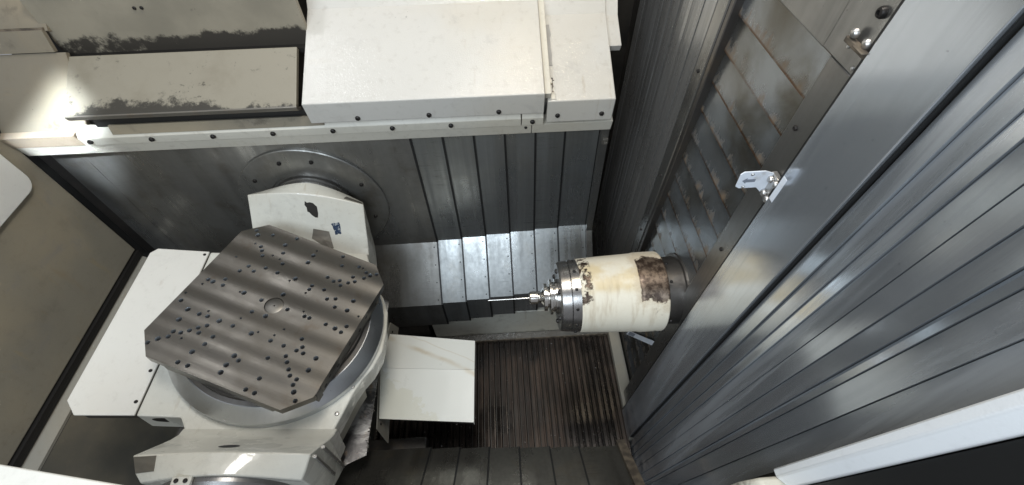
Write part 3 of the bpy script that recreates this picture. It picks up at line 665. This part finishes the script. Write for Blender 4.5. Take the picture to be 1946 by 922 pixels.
fl = cg.part('flange', MB().slab([(-.652, 1.14, -2.10), (-.668, .878, -2.068), (-.650, .60, -2.10), (-.630, .57, -2.24), (-.640, .9, -2.20), (-.640, 1.17, -2.22)], (-.004, 0, 0)), 'ledge', smooth=0)
for y_, z_ in ((1.10, -2.13), (1.10, -2.17), (.90, -2.10), (.63, -2.13), (.61, -2.17)): cg.inst('screw', BOLT_S, (-.646, y_, z_), (0, PI / 2, 0))

# ------------------------------------------------------------------ column face with horizontal slats (its uprights lean slightly)
def lean(mb): mb.v = [Vector((v.x, v.y - .055 * v.z, v.z)) for v in mb.v]; return mb
co = Thing('spindle_column', 'rust-streaked steel column face of horizontal slats behind the spindle', 'column', (.63, .95, -2.6))
def slat_mesh(y0, y1, h=.1):
    return MB().add([(.010, y0, 0), (.010, y1, 0), (-.004, y0, -.004), (-.004, y1, -.004), (.004, y0, h), (.004, y1, h), (.014, y0, h), (.014, y1, h)],
                    [(2, 3, 5, 4), (0, 2, 4, 6), (1, 7, 5, 3), (0, 1, 3, 2), (4, 5, 7, 6), (0, 6, 7, 1)])
sme = mesh_of('slat', slat_mesh(-.24, .25), 'slat', 0)
for k in range(22):
    z_ = -.254 - .0995 * k
    co.inst('slat', sme, (.626, .935 - .055 * z_, z_))
rf = co.part('upright', lean(MB().box(.606, .630, .628, .712, -2.60, -.445)), 'frame', bevel=.003)
co.part('cap_plate', lean(MB().box(.600, .628, .628, .735, -.441, .05).box(.602, .628, .735, .98, -.444, .05)), 'frame', bevel=.002, label='raised brown plate at the top')
lf = co.part('upright', lean(MB().box(.597, .640, 1.122, 1.182, -2.60, .05)), 'frame', bevel=.004)
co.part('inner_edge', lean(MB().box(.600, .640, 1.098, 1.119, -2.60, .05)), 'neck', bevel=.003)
for y_, z_ in ((.685, -.595), (.675, -1.03), (.672, -1.5)): co.inst('screw', BOLT_S, (.605, y_ - .055 * z_, z_), (0, -PI / 2, 0), rf)
for y_, z_ in ((1.15, -.75), (1.15, -1.2), (1.15, -1.55)): co.inst('screw', BOLT_S, (.596, y_ - .055 * z_, z_), (0, -PI / 2, 0), lf)
co.inst('bolt', BOLT, (.599, .672, -.34), (0, -PI / 2, 0))
for y_, z_ in ((.70, -.41), (.665, -.43)): co.inst('screw', PLATE_SCREW, (.600, y_, z_), (0, -PI / 2, 0))
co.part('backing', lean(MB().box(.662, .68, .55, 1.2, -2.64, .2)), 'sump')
rb = Thing('broken_bracket', 'rusty broken clip stub with two bright screws at the top of the column', 'bracket', (.598, .68, -.39))
rb.part('stub', MB().box(.588, .599, .640, .705, -.402, -.392).box(.578, .599, .640, .67, -.392, -.389), 'rust', bevel=.002)
for y_ in (.657, .692): rb.inst('screw', BOLT_B, (.592, y_, -.382), (0, -PI / 2 - .3, 0))

lb = Thing('limit_bracket', 'small white angle plate with an arrow, bolted to the column upright', 'bracket', (.60, .70, -.76))
pl = lb.part('plate', MB().prism([(.530, -.737), (.521, -.731), (.519, -.694), (.526, -.687), (.572, -.687), (.606, -.700), (.606, -.752), (.590, -.758), (.570, -.737)], 'y', .690, .693), 'plate', bevel=.0008, smooth=0)
lb.part('foot', MB().box(.592, .604, .655, .698, -.765, -.695), 'bright_plate', bevel=.002)
lb.part('spacer', MB().box(.596, .607, .645, .66, -.775, -.70), 'rust', bevel=.002)
A = [(.529, -.713), (.538, -.705), (.538, -.709), (.558, -.709), (.558, -.717), (.538, -.717), (.538, -.721)]
lb.part('arrow', MB().prism(A, 'y', .6885, .6897), 'arrow', parent=pl, smooth=0)
for x_, z_ in ((.545, -.694), (.537, -.731)): lb.inst('screw', PLATE_SCREW, (x_, .6895, z_), FRONT, pl)
for y_, z_ in ((.685, -.708), (.683, -.748), (.665, -.704), (.664, -.75)): lb.inst('screw', BOLT_B, (.590, y_, z_), (0, -PI / 2, 0))

# ------------------------------------------------------------------ spindle
AX = (.626, .862, -1.46)
sp = Thing('spindle_head', 'cream painted cylindrical spindle housing with flaking brown patches, reaching from the column', 'spindle', AX)
hs = MB().lathe([(.074, .12), (.076, .148), (.080, .1505), (.160, .1502), (.168, .1482), (.171, .1475), (.29, .143), (.378, .1385), (.382, .136)], (0, 0, 0), (-1, 0, 0), 96)
sp.part('housing', hs, 'spindle', local=True, smooth=25)
sp.part('neck', MB().lathe([(-.004, .140), (.010, .140), (.012, .128), (.074, .126), (.075, .10)], (0, 0, 0), (-1, 0, 0), 72), 'neck', local=True, smooth=25)
ng = sp.part('nose_ring', MB().lathe([(.370, .130), (.3815, .130), (.3815, .137), (.412, .134), (.414, .131), (.416, .134), (.448, .130), (.454, .126), (.454, .06), (.440, .058)], (0, 0, 0), (-1, 0, 0), 96), 'ring_dark', local=True, smooth=25)
for a in range(0, 360, 30):
    r = math.radians(a + 8); sp.inst('screw', BOLT_S, (-.398, -.1355 * math.cos(r), .1355 * math.sin(r)), (0, 0, 0), ng, True).rotation_euler = Vector((0, -math.cos(r), math.sin(r))).to_track_quat('Z', 'Y').to_euler()
    if a % 60 == 0: sp.inst('bolt', BOLT, (-.453, -.10 * math.cos(r), .10 * math.sin(r)), (0, -PI / 2, 0), ng, True)
for a in (70, 98, 12, -28, -60, 150):
    r = math.radians(a); o = sp.inst('bolt', BOLT_S, (-.068, -.1495 * math.cos(r), .1495 * math.sin(r)), None, None, True); o.rotation_euler = Vector((0, -math.cos(r), math.sin(r))).to_track_quat('Z', 'Y').to_euler()
tl = Thing('tool_holder', 'shiny steel tool holder with collet nut and long thin drill in the spindle nose', 'tool', (.19, .862, -1.46))
tl.part('taper_flange', MB().lathe([(-.02, .062), (.014, .062), (.016, .067), (.028, .067), (.030, .057), (.038, .057), (.040, .067), (.048, .067), (.050, .060), (.051, .03)], (0, 0, 0), (-1, 0, 0), 64), 'tool', local=True, smooth=25)
tl.part('collar', MB().lathe([(.045, .040), (.056, .040), (.058, .052), (.070, .052), (.072, .034), (.080, .022), (.088, .0175), (.098, .0175)], (0, 0, 0), (-1, 0, 0), 56), 'tool', local=True, smooth=25)
tl.part('collet_nut', MB().lathe([(.090, .020), (.094, .0245), (.120, .0245), (.126, .021), (.126, .006)], (0, 0, 0), (-1, 0, 0), 40), 'tool', local=True, smooth=25)
tl.part('drill', MB().lathe([(.12, .0032), (.278, .0032), (.285, .0003)], (0, 0, 0), (-1, 0, 0), 16), 'tool', local=True)
fs = Thing('marking_strip', 'small white plastic strip stuck slantwise low on the column under the spindle', 'strip', (.60, .93, -2.05))
st_ = MB().slab([(.611, 1.038, -2.158), (.611, 1.050, -2.220), (.611, .8165, -1.855), (.611, .812, -1.805)], (-.004, 0, 0))
sto = fs.part('strip', st_, 'plate', smooth=0)
fs.part('label_print', MB().slab([(.6065, 1.022, -2.135), (.6065, 1.034, -2.190), (.6065, .975, -2.098), (.6065, .966, -2.050)], (-.0006, 0, 0)), 'arrow', parent=sto, smooth=0)

# ------------------------------------------------------------------ right side: plain sheet, near slats, far slats
sp1 = Thing('wall_sheet', 'plain blue grey steel sheet between the column and the ribbed cover', 'panel', (.6, .55, -2.6))
sp1.part('sheet', lean(MB().box(.585, .601, .466, .617, -2.62, .2)), 'side', bevel=.002)
sp1.part('edge_seal', lean(MB().box(.590, .606, .6175, .626, -2.62, .2)), 'rubber')
sp1.part('wear_mark', lean(MB().box(.5842, .5849, .600, .614, -.735, -.665)), 'plate')
sc1 = Thing('way_cover', 'blue grey ribbed telescopic cover of upright slats on the near right wall', 'way cover', (.6, .3, -2.6), group='telescopic way covers around the work area')
ny = [.462, .42, .385, .357, .317, .279, .24, .221, .173, .136]
ny[-1] = .120
for i in range(len(ny) - 1):
    p_ = random.uniform(.0100, .0135); f_ = random.uniform(-.0012, .0012)      # shingled: the near edge of each slat stands proud
    q = [(.6065 - p_, ny[i + 1] - .0008), (.5985 + f_, ny[i] - .0026), (.6035, ny[i] - .0026), (.6035, ny[i + 1] - .0008)]
    sc1.part('slat', lean(MB().prism(q, 'z', -2.62, .2)), 'side_slat', smooth=0)
    sc1.part('slat_edge', lean(MB().box(.6015, .6038, ny[i] - .0030, ny[i] - .0008, -2.62, .2)), 'rubber', smooth=0)
sc1.part('joint_seal', lean(MB().box(.592, .600, .4622, .4650, -2.62, .2)), 'rubber')
sc1.part('backing', lean(MB().box(.604, .62, .0, .62, -2.64, .2)), 'sump')
sc2 = Thing('way_cover', 'dull grey ribbed telescopic cover of upright slats beyond the column', 'way cover', (.6, 1.6, -2.6), group='telescopic way covers around the work area')
fy = [1.185, 1.265, 1.30, 1.335, 1.358, 1.385, 1.414, 1.444, 1.475, 1.505, 1.535, 1.575, 1.62, 1.665, 1.71, 1.755, 1.80, 1.85, 1.91, 1.98]
for i in range(len(fy) - 1):
    xo = .600 + .0025 * i; tl_ = random.uniform(-.002, .004)
    q = [(xo, fy[i] + .0035), (xo + tl_, fy[i + 1] - .0035), (xo + tl_ + .004, fy[i + 1] - .0035), (xo + .004, fy[i] + .0035)]
    sc2.part('slat', lean(MB().prism(q, 'z', -2.62, .2)), 'side_far', smooth=0)
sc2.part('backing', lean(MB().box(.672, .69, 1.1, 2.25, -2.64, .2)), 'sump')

# ------------------------------------------------------------------ near frame pieces
dp = Thing('door_post', 'bright white door post at the lower right, beside the ribbed cover', 'post', (.56, .13, -1.1))
dp.part('post', lean(MB().prism([(.560, .118), (.560, .101), (.580, .079), (.60, .079), (.60, .118)], 'z', -1.11, .2)), 'post', bevel=.003)
dp.part('shadow_strip', lean(MB().box(.590, .62, -.4, .076, -1.6, .2)), 'rubber')  # black strip put in for the dark of the door gap
cb = Thing('corner_block', 'chipped cream casting corner below the white door post', 'casting', (.5, .14, -1.1))
cb.part('block', MB().prism([(.47, -1.35), (.49, -1.16), (.525, -1.115), (.60, -1.105), (.62, -1.35)], 'y', .06, .165), 'bed', bevel=.008)
si = Thing('door_sill', 'white speckled sill edge at the lower left corner', 'sill', (-.9, .2, -1.0))
si.part('sill', MB().slab([(-1.30, .297, -1.0), (-.971, .234, -1.0), (-.60, .163, -1.0), (-.60, .02, -1.0), (-1.30, .02, -1.0)], (0, 0, -.03)), 'white', bevel=.003)

# loose swarf
sw = MB()
def swarf(n, fx, fy_, z, r0, r1):
    for k in range(n):
        p_ = Vector((fx(), fy_(), z)); r_ = random.uniform(r0, r1)
        d1 = Vector((random.uniform(-1, 1), random.uniform(-1, 1), random.uniform(0, .5))).normalized() * r_; d2 = d1.orthogonal().normalized() * r_ * .4
        sw.add([p_, p_ + d1, p_ + d1 * .8 + d2, p_ + d2], [(0, 1, 2, 3)])
swarf(420, lambda: random.gauss(-.12, .10), lambda: random.uniform(1.236, 1.28), -2.588, .003, .009)
swarf(160, lambda: random.uniform(-.6, .58), lambda: random.uniform(.55, 1.2), -2.578, .002, .007)
o = build('metal_swarf', sw, 'bright_plate', smooth=0); o['kind'] = 'stuff'; o['label'] = 'fine metal chips scattered on the conveyor and its edge'; o['category'] = 'swarf'
